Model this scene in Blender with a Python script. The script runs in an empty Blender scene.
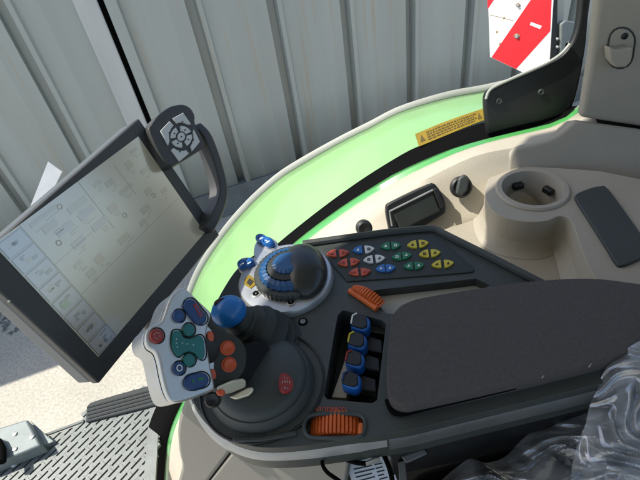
import bpy, bmesh, math, random
from mathutils import Vector as V, Matrix, noise
random.seed(7)
SC = bpy.context.scene
COL = SC.collection
PI = math.pi
# ------------------------------------------------------------------ camera model
F = 480.0
down = V((95, 540, F)).normalized()          # world "down" seen by the lens (x right, y down, z ahead)
upc = -down
Yc = (V((0, 0, 1)) - upc * upc.z).normalized()
Xc = V((0.985, -0.173, 0.0)); Xc = (Xc - upc * Xc.dot(upc) - Yc * Xc.dot(Yc)).normalized()
EYE = V((0, 0, 2.6))                          # eye height above the yard


def c2w(v): return V((Xc.dot(v), Yc.dot(v), upc.dot(v)))
def ray(px, py): return c2w(V(((px - 320) / F, (py - 240) / F, 1.0))).normalized()
def Z(px, py, z): d = ray(px, py); return EYE + d * (z / d.z)
def Y(px, py, y): d = ray(px, py); return EYE + d * (y / d.y)
def D(px, py, r): return EYE + ray(px, py) * r
def zs(l, z): return [Z(a, b, z) for a, b in l]
def ys(l, y): return [Y(a, b, y) for a, b in l]


class Plane:
    def __init__(s, p, n, up=None):
        s.p = p; s.n = n.normalized()
        s.u = (Xc * 0 + V((1, 0, 0)) - s.n * s.n.x).normalized(); s.v = s.n.cross(s.u)

    def at(s, px, py, h=0.0):
        d = ray(px, py); q = s.p + s.n * h
        return EYE + d * ((q - EYE).dot(s.n) / d.dot(s.n))

    def pts(s, l, h=0.0): return [s.at(a, b, h) for a, b in l]


def ell(cx, cy, rx, ry=None, rot=0, n=24):
    ry = rx if ry is None else ry; r = math.radians(rot)
    return [(cx + rx * math.cos(t) * math.cos(r) - ry * math.sin(t) * math.sin(r),
             cy + rx * math.cos(t) * math.sin(r) + ry * math.sin(t) * math.cos(r)) for t in [2 * PI * k / n for k in range(n)]]


def pill(cx, cy, L, W, rot, n=8):
    r = math.radians(rot); o = []; h = (L - W) / 2
    for s, a0 in ((1, -PI / 2), (-1, PI / 2)):
        for k in range(n + 1):
            a = a0 + PI * k / n; x = s * h + W / 2 * math.cos(a); y = W / 2 * math.sin(a)
            o.append((cx + x * math.cos(r) - y * math.sin(r), cy + x * math.sin(r) + y * math.cos(r)))
    return o


def spline(P, n=8, closed=False):
    P = [V(p) for p in P]; N = len(P); o = []
    for i in range(N if closed else N - 1):
        g = (lambda k: P[k % N]) if closed else (lambda k: P[max(0, min(N - 1, k))])
        a, b, c, d = g(i - 1), g(i), g(i + 1), g(i + 2)
        for k in range(n):
            t = k / n
            o.append(0.5 * ((2 * b) + (c - a) * t + (2 * a - 5 * b + 4 * c - d) * t * t + (3 * b - a - 3 * c + d) * t ** 3))
    if not closed: o.append(P[-1])
    return o


def resample(P, n):
    L = [0.0]
    for a, b in zip(P, P[1:]): L.append(L[-1] + (b - a).length)
    o = []; j = 0
    for k in range(n):
        s = L[-1] * k / (n - 1)
        while j < len(L) - 2 and L[j + 1] < s: j += 1
        t = (s - L[j]) / max(1e-9, L[j + 1] - L[j]); o.append(P[j].lerp(P[j + 1], min(1, t)))
    return o


def sm2(l, n=5, closed=True): return [(p.x, p.y) for p in spline([V((a, b, 0)) for a, b in l], n, closed)]


# ------------------------------------------------------------------ materials
def mat(name, col, rough=0.5, metal=0.0, bump=0.0, bs=300.0, var=0.0, vs=8.0, coat=0.0, emit=0.0, spec=0.5, stretch=None, det=4):
    m = bpy.data.materials.new(name); m.use_nodes = True; nt = m.node_tree; N = nt.nodes; L = nt.links
    b = N['Principled BSDF']
    b.inputs['Base Color'].default_value = (*col, 1); b.inputs['Roughness'].default_value = rough
    b.inputs['Metallic'].default_value = metal; b.inputs['Coat Weight'].default_value = coat
    b.inputs['Specular IOR Level'].default_value = spec
    tc = N.new('ShaderNodeTexCoord'); mp = N.new('ShaderNodeMapping'); L.new(tc.outputs['Object'], mp.inputs[0])
    if stretch: mp.inputs['Scale'].default_value = stretch
    if var:
        n = N.new('ShaderNodeTexNoise'); n.inputs['Scale'].default_value = vs; n.inputs['Detail'].default_value = det
        L.new(mp.outputs[0], n.inputs['Vector'])
        r = N.new('ShaderNodeMapRange'); r.inputs['From Min'].default_value = .3; r.inputs['From Max'].default_value = .7
        r.inputs['To Min'].default_value = 1 - var; r.inputs['To Max'].default_value = 1 + var; L.new(n.outputs[0], r.inputs[0])
        x = N.new('ShaderNodeVectorMath'); x.operation = 'SCALE'; x.inputs[0].default_value = col; L.new(r.outputs[0], x.inputs['Scale'])
        L.new(x.outputs[0], b.inputs['Base Color'])
        r2 = N.new('ShaderNodeMapRange'); r2.inputs['To Min'].default_value = max(.02, rough - .12); r2.inputs['To Max'].default_value = min(1, rough + .12)
        L.new(n.outputs[0], r2.inputs[0]); L.new(r2.outputs[0], b.inputs['Roughness'])
    if bump:
        n2 = N.new('ShaderNodeTexNoise'); n2.inputs['Scale'].default_value = bs; n2.inputs['Detail'].default_value = 3
        L.new(tc.outputs['Object'], n2.inputs['Vector'])
        bp = N.new('ShaderNodeBump'); bp.inputs['Strength'].default_value = bump; bp.inputs['Distance'].default_value = .002
        L.new(n2.outputs[0], bp.inputs['Height']); L.new(bp.outputs[0], b.inputs['Normal'])
    if emit:
        b.inputs['Emission Color'].default_value = (*col, 1); b.inputs['Emission Strength'].default_value = emit
    return m


M = {}
M['deck'] = mat('deck_plastic', (.045, .053, .049), .46, bump=.25, bs=900, var=.12, vs=14)
M['deck2'] = mat('panel_plastic', (.022, .028, .025), .55, bump=.2, bs=900, var=.1, vs=20)
M['black'] = mat('black_plastic', (.012, .013, .013), .45, bump=.1, bs=600, var=.15)
M['void'] = mat('black_rubber', (.0025, .0025, .0025), .85, bump=.3, bs=200, spec=.08)
M['silver'] = mat('silver_paint', (.56, .57, .55), .32, .55, var=.04, vs=30, bump=.03, bs=800)
M['silver2'] = mat('brushed_silver', (.50, .52, .53), .38, .7, var=.08, vs=40)
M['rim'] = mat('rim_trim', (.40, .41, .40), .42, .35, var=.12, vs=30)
M['fabric'] = mat('cushion_fabric', (.095, .086, .082), .9, bump=.6, bs=1500, var=.13, vs=260, det=9, spec=.25)
M['beige'] = mat('beige_trim', (.47, .43, .34), .6, bump=.3, bs=600, var=.06, vs=6, det=9)
M['beige2'] = mat('grey_trim', (.36, .328, .262), .6, bump=.3, bs=600, var=.07, vs=6, det=9)
M['green'] = mat('green_paint', (.25, .46, .185), .3, bump=.03, bs=40, var=.10, vs=5, coat=.4, det=8)
M['green2'] = mat('green_frame_paint', (.075, .33, .085), .3, coat=.4, var=.05)
M['pale'] = mat('pale_edging', (.40, .41, .37), .6, var=.06)
M['orange'] = mat('orange_plastic', (.62, .13, .025), .42, var=.12, vs=60, bump=.1, bs=500)
M['orangeb'] = mat('orange_button', (.52, .085, .025), .38, var=.08, vs=90)
M['blue'] = mat('blue_plastic', (.012, .12, .42), .33, var=.1, vs=50)
M['dialblue'] = mat('dial_blue', (.012, .075, .20), .38, var=.1, vs=60)
M['ballblue'] = mat('ball_blue', (.015, .17, .50), .3, var=.08, vs=50)
M['domeblk'] = mat('satin_black', (.024, .028, .026), .3, bump=.05, bs=500, var=.1, vs=30)
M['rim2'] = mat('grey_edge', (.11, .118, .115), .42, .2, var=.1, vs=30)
M['beige_shade'] = mat('shaded_console', (.215, .205, .175), .6, bump=.25, bs=700, var=.05)  # beige darkened to put the shade under the armrest into the colour
M['labprint'] = mat('label_print', (.085, .055, .004), .6)
M['navy'] = mat('navy_button', (.012, .05, .16), .33, var=.1, vs=80)
M['teal'] = mat('teal_button', (.01, .15, .14), .33, var=.1, vs=80)
M['redb'] = mat('dark_red_button', (.28, .025, .02), .4, var=.12, vs=80)
M['kgreen'] = mat('green_key', (.01, .16, .06), .4)
M['kblue'] = mat('blue_key', (.02, .14, .42), .4)
M['kwhite'] = mat('white_key', (.62, .64, .62), .4)
M['kyellow'] = mat('yellow_key', (.58, .47, .03), .4)
M['mark'] = mat('white_print', (.75, .78, .74), .5)
M['dark'] = mat('dark_print', (.02, .02, .02), .6)
M['yellow'] = mat('yellow_label', (.25, .17, .004), .5, var=.1, vs=60)
M['redp'] = mat('red_print', (.62, .09, .04), .6)
M['red'] = mat('red_reflective', (.75, .012, .018), .4, var=.05, vs=20)
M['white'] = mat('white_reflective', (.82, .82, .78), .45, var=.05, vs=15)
M['rust'] = mat('rust_stain', (.28, .19, .10), .7, var=.3, vs=80)
M['steel'] = mat('zinc_steel', (.42, .43, .41), .4, .8, var=.1, vs=40)
M['bracket'] = mat('grey_bracket_paint', (.20, .23, .225), .5, .2, var=.15, vs=20, bump=.1, bs=100)
M['housing'] = mat('terminal_housing', (.045, .047, .047), .48, bump=.15, bs=900, var=.08)
M['housing_side'] = mat('terminal_side', (.10, .115, .125), .45, bump=.15, bs=900)
M['grid'] = mat('tread_aluminium', (.17, .185, .175), .5, .2, var=.14, vs=20, bump=.2, bs=150)
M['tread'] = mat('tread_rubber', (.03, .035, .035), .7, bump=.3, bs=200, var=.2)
M['paper'] = mat('paper_label', (.66, .69, .70), .6, var=.03)
M['chrome'] = mat('polished_lever', (.74, .68, .50), .28, .35, var=.05)
M['pad'] = mat('rubber_pad', (.045, .052, .050), .6, bump=.2, bs=700, var=.1)
M['tan'] = mat('well_side', (.30, .27, .2), .6)
M['sole'] = mat('concrete_plinth', (.16, .17, .16), .8, var=.2, vs=6, bump=.3, bs=40)
M['roof'] = mat('roof_lining', (.42, .41, .38), .8, var=.03)


def wall_mat():
    m = mat('galvanised_sheet', (.395, .425, .40), .5, .15, bump=.35, bs=5, var=.08, vs=3, stretch=(1.6, 1.6, .12), det=7)
    nt = m.node_tree; N = nt.nodes; L = nt.links; b = N['Principled BSDF']
    src = b.inputs['Base Color'].links[0].from_socket
    tc = [n for n in N if n.type == 'TEX_COORD'][0]
    mp = N.new('ShaderNodeMapping'); mp.inputs['Scale'].default_value = (9, 9, .35); L.new(tc.outputs['Object'], mp.inputs[0])
    n = N.new('ShaderNodeTexNoise'); n.inputs['Scale'].default_value = 3; n.inputs['Detail'].default_value = 6; L.new(mp.outputs[0], n.inputs['Vector'])
    r = N.new('ShaderNodeMapRange'); r.inputs['From Min'].default_value = .55; r.inputs['From Max'].default_value = .78; L.new(n.outputs[0], r.inputs[0])
    r.inputs['To Max'].default_value = .7
    mx = N.new('ShaderNodeMix'); mx.data_type = 'RGBA'; L.new(r.outputs[0], mx.inputs['Factor']); L.new(src, mx.inputs['A'])
    mx.inputs['B'].default_value = (.40, .34, .23, 1)
    n3 = N.new('ShaderNodeTexNoise'); n3.inputs['Scale'].default_value = 1.3; n3.inputs['Detail'].default_value = 5; L.new(tc.outputs['Object'], n3.inputs['Vector'])
    r3 = N.new('ShaderNodeMapRange'); r3.inputs['From Min'].default_value = .45; r3.inputs['From Max'].default_value = .75; r3.inputs['To Max'].default_value = .35; L.new(n3.outputs[0], r3.inputs[0])
    m2 = N.new('ShaderNodeMix'); m2.data_type = 'RGBA'; L.new(r3.outputs[0], m2.inputs['Factor']); L.new(mx.outputs['Result'], m2.inputs['A'])
    m2.inputs['B'].default_value = (.36, .41, .40, 1)
    L.new(m2.outputs['Result'], b.inputs['Base Color'])
    return m


M['wall'] = wall_mat()
M['flash'] = mat('pale_flashing', (.52, .54, .53), .5, .1, var=.08, vs=4, stretch=(2, 2, .3))


def ground_mat():
    m = mat('yard_concrete', (.49, .46, .385), .85, var=.10, vs=2.2, bump=.5, bs=60, det=9)
    nt = m.node_tree; N = nt.nodes; L = nt.links; b = N['Principled BSDF']; src = b.inputs['Base Color'].links[0].from_socket
    tc = [n for n in N if n.type == 'TEX_COORD'][0]
    n = N.new('ShaderNodeTexNoise'); n.inputs['Scale'].default_value = 55; n.inputs['Detail'].default_value = 4; L.new(tc.outputs['Object'], n.inputs['Vector'])
    r = N.new('ShaderNodeMapRange'); r.inputs['From Min'].default_value = .35; r.inputs['From Max'].default_value = .65
    r.inputs['To Min'].default_value = .82; r.inputs['To Max'].default_value = 1.1; L.new(n.outputs[0], r.inputs[0])
    x = N.new('ShaderNodeVectorMath'); x.operation = 'SCALE'; L.new(src, x.inputs[0]); L.new(r.outputs[0], x.inputs['Scale']); L.new(x.outputs[0], b.inputs['Base Color'])
    return m


M['ground'] = ground_mat()


def film_mat(name, haze, streak, rg, sx, sy, bl):
    m = bpy.data.materials.new(name); m.use_nodes = True; nt = m.node_tree; N = nt.nodes; L = nt.links
    for n in list(N):
        if n.type == 'BSDF_PRINCIPLED': N.remove(n)
    out = [n for n in N if n.type == 'OUTPUT_MATERIAL'][0]
    tr = N.new('ShaderNodeBsdfTransparent'); tr.inputs[0].default_value = (.95, .96, .97, 1)
    gl = N.new('ShaderNodeBsdfGlossy'); gl.inputs['Roughness'].default_value = rg; gl.inputs['Color'].default_value = (.95, .97, 1, 1)
    df = N.new('ShaderNodeBsdfDiffuse'); df.inputs['Color'].default_value = (.76, .80, .83, 1)
    uv = N.new('ShaderNodeUVMap'); uv.uv_map = 'fold'; tot = None
    # crease whitening plus painted highlight streaks: thin ridged lines along and across the folds
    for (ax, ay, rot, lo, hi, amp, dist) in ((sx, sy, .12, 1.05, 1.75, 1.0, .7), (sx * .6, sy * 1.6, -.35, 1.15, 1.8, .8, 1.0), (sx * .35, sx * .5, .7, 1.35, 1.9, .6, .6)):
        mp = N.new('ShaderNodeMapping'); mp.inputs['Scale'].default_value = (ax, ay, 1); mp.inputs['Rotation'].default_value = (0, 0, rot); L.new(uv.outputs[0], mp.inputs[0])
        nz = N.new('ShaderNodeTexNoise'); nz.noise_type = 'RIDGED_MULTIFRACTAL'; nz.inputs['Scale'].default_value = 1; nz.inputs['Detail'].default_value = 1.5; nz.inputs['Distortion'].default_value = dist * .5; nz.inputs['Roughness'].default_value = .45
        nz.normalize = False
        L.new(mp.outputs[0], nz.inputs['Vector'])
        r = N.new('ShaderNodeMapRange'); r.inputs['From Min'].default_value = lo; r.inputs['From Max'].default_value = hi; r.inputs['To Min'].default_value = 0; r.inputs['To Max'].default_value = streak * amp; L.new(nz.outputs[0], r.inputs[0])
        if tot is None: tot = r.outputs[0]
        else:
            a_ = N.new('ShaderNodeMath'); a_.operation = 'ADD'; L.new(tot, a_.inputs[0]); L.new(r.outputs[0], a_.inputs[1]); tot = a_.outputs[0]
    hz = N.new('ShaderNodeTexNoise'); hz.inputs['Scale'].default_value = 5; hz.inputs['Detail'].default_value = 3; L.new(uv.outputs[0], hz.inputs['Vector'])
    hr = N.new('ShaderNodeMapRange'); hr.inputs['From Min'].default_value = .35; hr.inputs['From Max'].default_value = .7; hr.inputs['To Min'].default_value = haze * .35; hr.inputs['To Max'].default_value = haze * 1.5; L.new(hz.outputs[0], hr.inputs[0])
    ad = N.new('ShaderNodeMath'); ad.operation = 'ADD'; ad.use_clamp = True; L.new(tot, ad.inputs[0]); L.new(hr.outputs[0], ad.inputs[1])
    bp = N.new('ShaderNodeBump'); bp.inputs['Strength'].default_value = .5; bp.inputs['Distance'].default_value = .006; L.new(tot, bp.inputs['Height']); L.new(bp.outputs[0], gl.inputs['Normal'])
    a = N.new('ShaderNodeMixShader'); L.new(ad.outputs[0], a.inputs[0]); L.new(tr.outputs[0], a.inputs[1]); L.new(df.outputs[0], a.inputs[2])
    fr = N.new('ShaderNodeLayerWeight'); fr.inputs['Blend'].default_value = bl; L.new(bp.outputs[0], fr.inputs['Normal'])
    c = N.new('ShaderNodeMixShader'); L.new(fr.outputs['Fresnel'], c.inputs[0]); L.new(a.outputs[0], c.inputs[1]); L.new(gl.outputs[0], c.inputs[2])
    L.new(c.outputs[0], out.inputs[0]); return m


M['film'] = film_mat('clear_film', .26, .42, .11, 8, 2.5, .54)
M['film2'] = film_mat('gathered_film', .24, .46, .12, 24, 2.0, .56)


def screen_mat(name, col, e):
    m = mat(name, col, .2, spec=1.0, emit=e); m.node_tree.nodes['Principled BSDF'].inputs['IOR'].default_value = 2.2; return m


M['scr'] = screen_mat('lcd_background', (.28, .27, .20), .125)
M['scr_key'] = screen_mat('lcd_key', (.22, .225, .225), .12)
M['scr_line'] = screen_mat('lcd_line', (.12, .12, .105), .06)
M['scr_soft'] = screen_mat('lcd_soft_grey', (.235, .218, .14), .105)
M['scr_lilac'] = screen_mat('lcd_lilac', (.235, .215, .185), .105)
M['scr_orange'] = screen_mat('lcd_orange', (.255, .20, .125), .105)
M['scr_green'] = screen_mat('lcd_green', (.15, .21, .09), .09)


# ------------------------------------------------------------------ mesh builder
class MB:
    def __init__(s): s.bm = bmesh.new(); s.mi = 0; s.mats = []

    def m(s, k):
        if k not in s.mats: s.mats.append(k)
        s.mi = s.mats.index(k); return s

    def face(s, vs):
        try:
            f = s.bm.faces.new(vs); f.material_index = s.mi; return f
        except ValueError: return None

    def poly(s, P): s.face([s.bm.verts.new(p) for p in P]); return s

    def prism(s, P, vec, holes=()):
        bm = s.bm; loops = [list(P)] + [list(h) for h in holes]; A = []; B = []
        for l in loops:
            A.append([bm.verts.new(p) for p in l]); B.append([bm.verts.new(V(p) + vec) for p in l])
        for LL in (A, B):
            if holes:
                ed = []
                for l in LL:
                    for i in range(len(l)):
                        ed.append(bm.edges.get((l[i], l[(i + 1) % len(l)])) or bm.edges.new((l[i], l[(i + 1) % len(l)])))
                g = bmesh.ops.triangle_fill(bm, use_beauty=True, use_dissolve=False, edges=ed)['geom']
                for f in g:
                    if isinstance(f, bmesh.types.BMFace): f.material_index = s.mi
            else: s.face(LL[0])
        for a, b in zip(A, B):
            for i in range(len(a)):
                j = (i + 1) % len(a); s.face([a[i], a[j], b[j], b[i]])
        return s

    def loft(s, rows, closed=False, caps=False):
        R = [[s.bm.verts.new(p) for p in r] for r in rows]
        for a, b in zip(R, R[1:]):
            for i in range(len(a) if closed else len(a) - 1):
                j = (i + 1) % len(a); s.face([a[i], a[j], b[j], b[i]])
        if caps: s.face(R[0]); s.face(R[-1])
        return s

    def tube(s, P, r, n=10, flat=1.0, upv=None):
        P = [V(p) for p in P]; rs = r if isinstance(r, (list, tuple)) else [r] * len(P); rows = []; u = None
        for i, p in enumerate(P):
            t = (P[min(i + 1, len(P) - 1)] - P[max(i - 1, 0)]).normalized()
            if u is None:
                u = upv if upv else (V((0, 0, 1)) if abs(t.z) < .9 else V((1, 0, 0)))
            u = (u - t * u.dot(t)).normalized(); w = t.cross(u)
            rows.append([p + (u * math.cos(a) * flat + w * math.sin(a)) * rs[i] for a in [2 * PI * k / n for k in range(n)]])
        return s.loft(rows, True, True)

    def lathe(s, c, ax, prof, n=40, cap=True, ribs=0, rib=0.0, arc=None):
        ax = ax.normalized(); u = ax.orthogonal().normalized(); w = ax.cross(u); rows = []
        for (r, h) in prof:
            rows.append([c + ax * h + (u * math.cos(a) + w * math.sin(a)) * (r * (1 - (rib if ribs and (k % (n // ribs)) < (n // ribs) / 2 else 0))) for k, a in enumerate([2 * PI * k / n for k in range(n)])])
        return s.loft(rows, True, cap)

    def box(s, c, hx, hy, hz):
        P = [c + hx + hy + hz, c - hx + hy + hz, c - hx - hy + hz, c + hx - hy + hz]
        return s.prism(P, hz * -2)

    def sphere(s, c, rx, ry, rz, n=24):
        rows = []
        for i in range(1, n // 2):
            a = PI * i / (n // 2)
            rows.append([c + rx * (math.sin(a) * math.cos(b)) + ry * (math.sin(a) * math.sin(b)) + rz * math.cos(a) for b in [2 * PI * k / n for k in range(n)]])
        return s.loft(rows, True, True)

    def strip(s, P, h, thick):      # thin curved sheet given by rows with thickness vector
        return s

    def build(s, name, mk=None, parent=None, bevel=0, seg=3, solid=0, sub=0, ang=38, angle_lim=35):
        bm = s.bm
        bmesh.ops.recalc_face_normals(bm, faces=bm.faces[:])
        off = parent['_o'] if parent is not None and '_o' in parent else None
        root = parent
        while root is not None and root.parent is not None: root = root.parent
        base = V(root.location) if root is not None else V((0, 0, 0))
        if parent is None:
            xs = [v.co for v in bm.verts]; base = V((sum(v.x for v in xs) / len(xs), sum(v.y for v in xs) / len(xs), min(v.z for v in xs)))
        for v in bm.verts: v.co -= base
        me = bpy.data.meshes.new(name); bm.to_mesh(me); bm.free()
        for k in (s.mats or [mk]): me.materials.append(M[k])
        for p in me.polygons: p.use_smooth = True
        me.set_sharp_from_angle(angle=math.radians(ang))
        o = bpy.data.objects.new(name, me); COL.objects.link(o)
        if parent is not None: o.parent = parent
        else: o.location = base
        if solid:
            md = o.modifiers.new('solid', 'SOLIDIFY'); md.thickness = solid; md.offset = -1
        if bevel:
            md = o.modifiers.new('bevel', 'BEVEL'); md.width = bevel; md.segments = seg; md.limit_method = 'ANGLE'; md.angle_limit = math.radians(angle_lim)
            md.harden_normals = False
        if sub:
            md = o.modifiers.new('sub', 'SUBSURF'); md.levels = sub; md.render_levels = sub
        return o


def thing(name, loc, label, cat, group=None):
    o = bpy.data.objects.new(name, None); COL.objects.link(o); o.location = loc; o.empty_display_size = .05
    o['label'] = label; o['category'] = cat
    if group: o['group'] = group
    return o


def tag(o, label, cat, group=None):
    o['label'] = label; o['category'] = cat
    if group: o['group'] = group
    return o


UP = V((0, 0, 1))
DN = V((0, 0, -1))
# ================================================================== SETTING
b = MB(); b.poly([V((-150, -150, 0)), V((150, -150, 0)), V((150, 150, 0)), V((-150, 150, 0))])
g = b.build('ground', 'ground'); g['kind'] = 'structure'

# ---- metal wall: runs at y = 3.74 + .25 x
WD = V((1, .25, 0)).normalized(); WN = V((.25, -1, 0)).normalized()
def W(x, z, out=0.0): return V((x, 3.74 + .25 * x, z)) + WN * out
WH = 2.75
wall = thing('metal_wall', W(0, 0), 'pale grey ribbed sheet metal wall standing behind the tractor', 'wall')
x0 = -.295 * 3.74; pit = .1435 * 3.74
b = MB(); prof = []
for k in range(-9, 14):
    x = x0 + pit * k
    prof += [(x - .058, 0), (x - .052, -.060), (x + .010, -.060), (x + .018, .026), (x + .044, .026), (x + .056, 0)]
    for q in (.32, .66): prof += [(x + pit * q, 0), (x + pit * q + .008, .0028), (x + pit * q + .014, .0028), (x + pit * q + .024, 0)]
prof = [p for p in prof if not (x0 - .14 < p[0] < x0 + .10)]
prof.sort()
b.loft([[W(x, z, o) for x, o in prof] for z in (.28, .9, 1.5, 2.1, WH)])
b.build('sheet', 'wall', wall, solid=.004, ang=20)
b = MB(); b.box(W(1.0, .14, -.09), WD * 7, WN * .12, UP * .139); b.build('plinth', 'sole', wall, bevel=.01)
b = MB(); b.box(W(x0 - .098, .29 + 1.22, .03), WD * .070, WN * .028, UP * 1.21); b.build('flashing', 'flash', wall, bevel=.012)
b = MB(); b.box(W(x0 + .043, .29 + 1.22, .03), WD * .038, WN * .02, UP * 1.21); b.build('flashing', 'wall', wall, bevel=.01)
b = MB(); b.box(W(x0 - .012, .29 + 1.22, .008), WD * .020, WN * .006, UP * 1.2); b.build('seam', 'void', wall)
b = MB(); b.box(W(1.0, WH + .03, -.05), WD * 7, WN * .12, UP * .035); b.build('cap', 'flash', wall, bevel=.01)

# made-up white plate in place of a pale reflection over the terminal
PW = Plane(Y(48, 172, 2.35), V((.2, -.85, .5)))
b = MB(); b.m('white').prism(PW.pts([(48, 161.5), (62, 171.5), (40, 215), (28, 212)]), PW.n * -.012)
b.m('bracket').tube([PW.at(42, 200, -.014), V((PW.at(42, 200).x, PW.at(42, 200).y + .05, .0))], .015)
tag(b.build('reflection_plate', 'white'), 'small made-up white plate for the pale reflection above the left top edge of the touchscreen', 'plate')

# litter near wall foot
b = MB()
for k in range(34):
    p = Z(random.uniform(-6, 20), random.uniform(308, 334), -2.6 + .006) ; a = random.uniform(0, 6.3); s_ = random.uniform(.01, .03)
    d = V((math.cos(a), math.sin(a), .15)); e = V((-d.y, d.x, 0))
    b.m('sole' if k % 3 else 'bracket').prism([p - d * s_ - e * s_ * .3, p + d * s_ - e * s_ * .2, p + d * s_ * .9 + e * s_ * .3, p - d * s_ * .7 + e * s_ * .3], UP * .006)
o = b.build('leaf_litter', 'sole'); o['kind'] = 'stuff'; tag(o, 'scattered dry twigs and leaves on the shaded concrete', 'litter')

# ================================================================== WARNING BOARD
PB = Plane(Y(520, 20, 1.9), V((-.62, -.70, .32)))
wb = thing('warning_board', PB.at(520, 70), 'red and white diagonally striped warning board beyond the window corner', 'warning board')
outline = [(487, -30), (556, -42), (549.5, 62), (524, 73), (490, 57)]
b = MB(); b.prism(PB.pts(outline), PB.n * -.006); b.build('panel', 'white', wb, bevel=.001)
b = MB(); b.prism(PB.pts([(532, -2), (552, -10), (550.2, 31), (516, 69), (491.5, 57.3)], .001), PB.n * -.0006)
b.build('stripe', 'red', wb)
b = MB(); b.prism(PB.pts([(487, -29), (512, -34), (497, -5), (487.6, 9)], .001), PB.n * -.0006); b.build('stripe', 'red', wb)
for (x, y, r) in ((517, 36, 3.2), (518, 5, 2.4)):
    b = MB(); b.m('rust').prism(PB.pts(ell(x, y, r, r * .8)), PB.n * .003); b.m('steel').prism(PB.pts(ell(x, y + .5, r * .55), .003), PB.n * .006)
    b.build('bolt', 'rust', wb, bevel=.0008)
b = MB(); b.prism(PB.pts([(531, 22), (542, 26), (540, 29), (530, 25)]), PB.n * .002); b.build('scuff', 'white', wb)
b = MB(); b.prism(PB.pts([(490, 14.5), (514, 20.5), (514, 21), (490, 15.1)]), PB.n * .0008); b.build('crease', 'rust', wb)
for (x, y) in ((504, 18), (497, 32), (534, 45), (500, 44)):
    b = MB(); b.prism(PB.pts(ell(x, y, .9, 1.4, 30)), PB.n * .0009); b.build('stain', 'rust', wb)
# lamp bracket right of the board
PK = Plane(Y(565, 40, 2.0), V((.1, -.95, .3)))
lb = thing('lamp_bracket', PK.at(565, 60), 'grey steel bracket with bolts between the striped board and the pillar', 'bracket')
b = MB(); b.prism(PK.pts([(552, 2), (558, -8), (557, 70), (552, 70)]), PK.n * -.03); b.build('post', 'black', lb, bevel=.003)
b = MB(); b.prism(PK.pts([(561, 24), (566, 20), (586, 24), (590, 60), (580, 74), (578, 48), (572, 40), (566, 44), (566, 74), (560, 74)], .01), PK.n * -.05); b.build('arm', 'bracket', lb, bevel=.006)
b = MB(); b.prism(PK.pts([(566, 44), (572, 40), (579, 48), (582, 74), (566, 74)], -.02), PK.n * -.02); b.build('lamp_body', 'black', lb, bevel=.004)
b = MB(); b.prism(PK.pts([(568, 42), (577, 40), (577, 44), (569, 45)], .012), PK.n * -.003); b.build('reflector', 'white', lb)
for (x, y) in ((557, 39), (557, 47)):
    b = MB(); b.lathe(PK.at(x, y, .0), PK.n, [(.007, 0), (.007, .004), (.004, .008)], 12); b.build('bolt', 'steel', lb)
b = MB(); b.prism(PK.pts([(555, -20), (565, -20), (563, 30), (557, 30)], -.05), PK.n * -.004); b.build('back_plate', 'pale', lb)

# ================================================================== REAR FENDER
NR = 64
fo = [(176, 385), (182, 330), (196, 283), (219, 243), (246, 210), (276, 182), (301, 165.5), (340, 143), (370, 128), (400, 112.5), (447, 98.5), (488, 91), (540, 78)]
fi = [(186, 385), (206, 330), (231, 292), (258, 262), (277, 244), (318, 211), (360, 180.5), (400, 155.5), (419, 146), (450, 134), (484, 122), (520, 112), (560, 98)]
fp = [(170, 385), (177, 325), (191, 277), (216, 236.5), (244, 203), (274, 176), (300, 159), (340, 137), (370, 122), (400, 107), (447, 92.5), (487, 85), (540, 72)]
ro = resample(spline(ys(fo, 1.2)), NR); ri = resample(spline(ys(fi, .97)), NR); rp = [q.lerp(p, .72) for p, q in zip(resample(spline(ys(fp, 1.225)), NR), ro)]
fend = thing('rear_fender', ri[0] - UP * .02, 'bright green curved wheel fender beyond the cab edge', 'fender')
def bulge(a, b_, t, h): return [p.lerp(q, t) + (UP * .7 + V((-.3, .3, 0))) * h for p, q in zip(a, b_)]
b = MB(); b.loft([[p + V((.01, 0, -.06)) for p in ri], ri, bulge(ri, ro, .25, .012), bulge(ri, ro, .5, .018), bulge(ri, ro, .75, .014), ro])
b.build('shell', 'green', fend, solid=.006)
b = MB(); b.loft([[p + UP * .002 for p in ro], [p + UP * .008 for p in rp], [p + V((0, .012, -.10)) for p in rp]]); b.build('edging', 'pale', fend, solid=.008)
# yellow label lies on the inner margin of the shell
PLb = Plane(Y(450, 126, .995), V((-.15, -.35, .92)))
lab = [(415, 134), (440, 123.5), (462, 115.5), (483, 108.5), (485.5, 119.5), (466, 127), (443, 136.5), (419, 146.5)]
b = MB(); b.m('yellow').prism(PLb.pts(lab, .014), PLb.n * -.002)
def labpt(u, v):
    top = [V((*p, 0)) for p in lab[:4]]; bot = [V((*p, 0)) for p in (lab[7], lab[6], lab[5], lab[4])]
    s_ = u * 3; i = min(2, int(s_)); t = s_ - i
    a = top[i].lerp(top[i + 1], t); c = bot[i].lerp(bot[i + 1], t); q = a.lerp(c, v); return (q.x, q.y)
for v in (.22, .40, .58, .76):
    u = .14
    while u < .84:
        w = random.uniform(.015, .05)
        b.m('labprint').prism(PLb.pts([labpt(u, v - .045), labpt(u + w, v - .045), labpt(u + w, v + .045), labpt(u, v + .045)], .0148), PLb.n * -.0006); u += w + .012
for u in (.07, .92):
    b.m('labprint').prism(PLb.pts([labpt(u, .22), labpt(u + .035, .75), labpt(u - .035, .75)], .0148), PLb.n * -.0006)
b.build('warning_label', 'yellow', fend)

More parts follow.
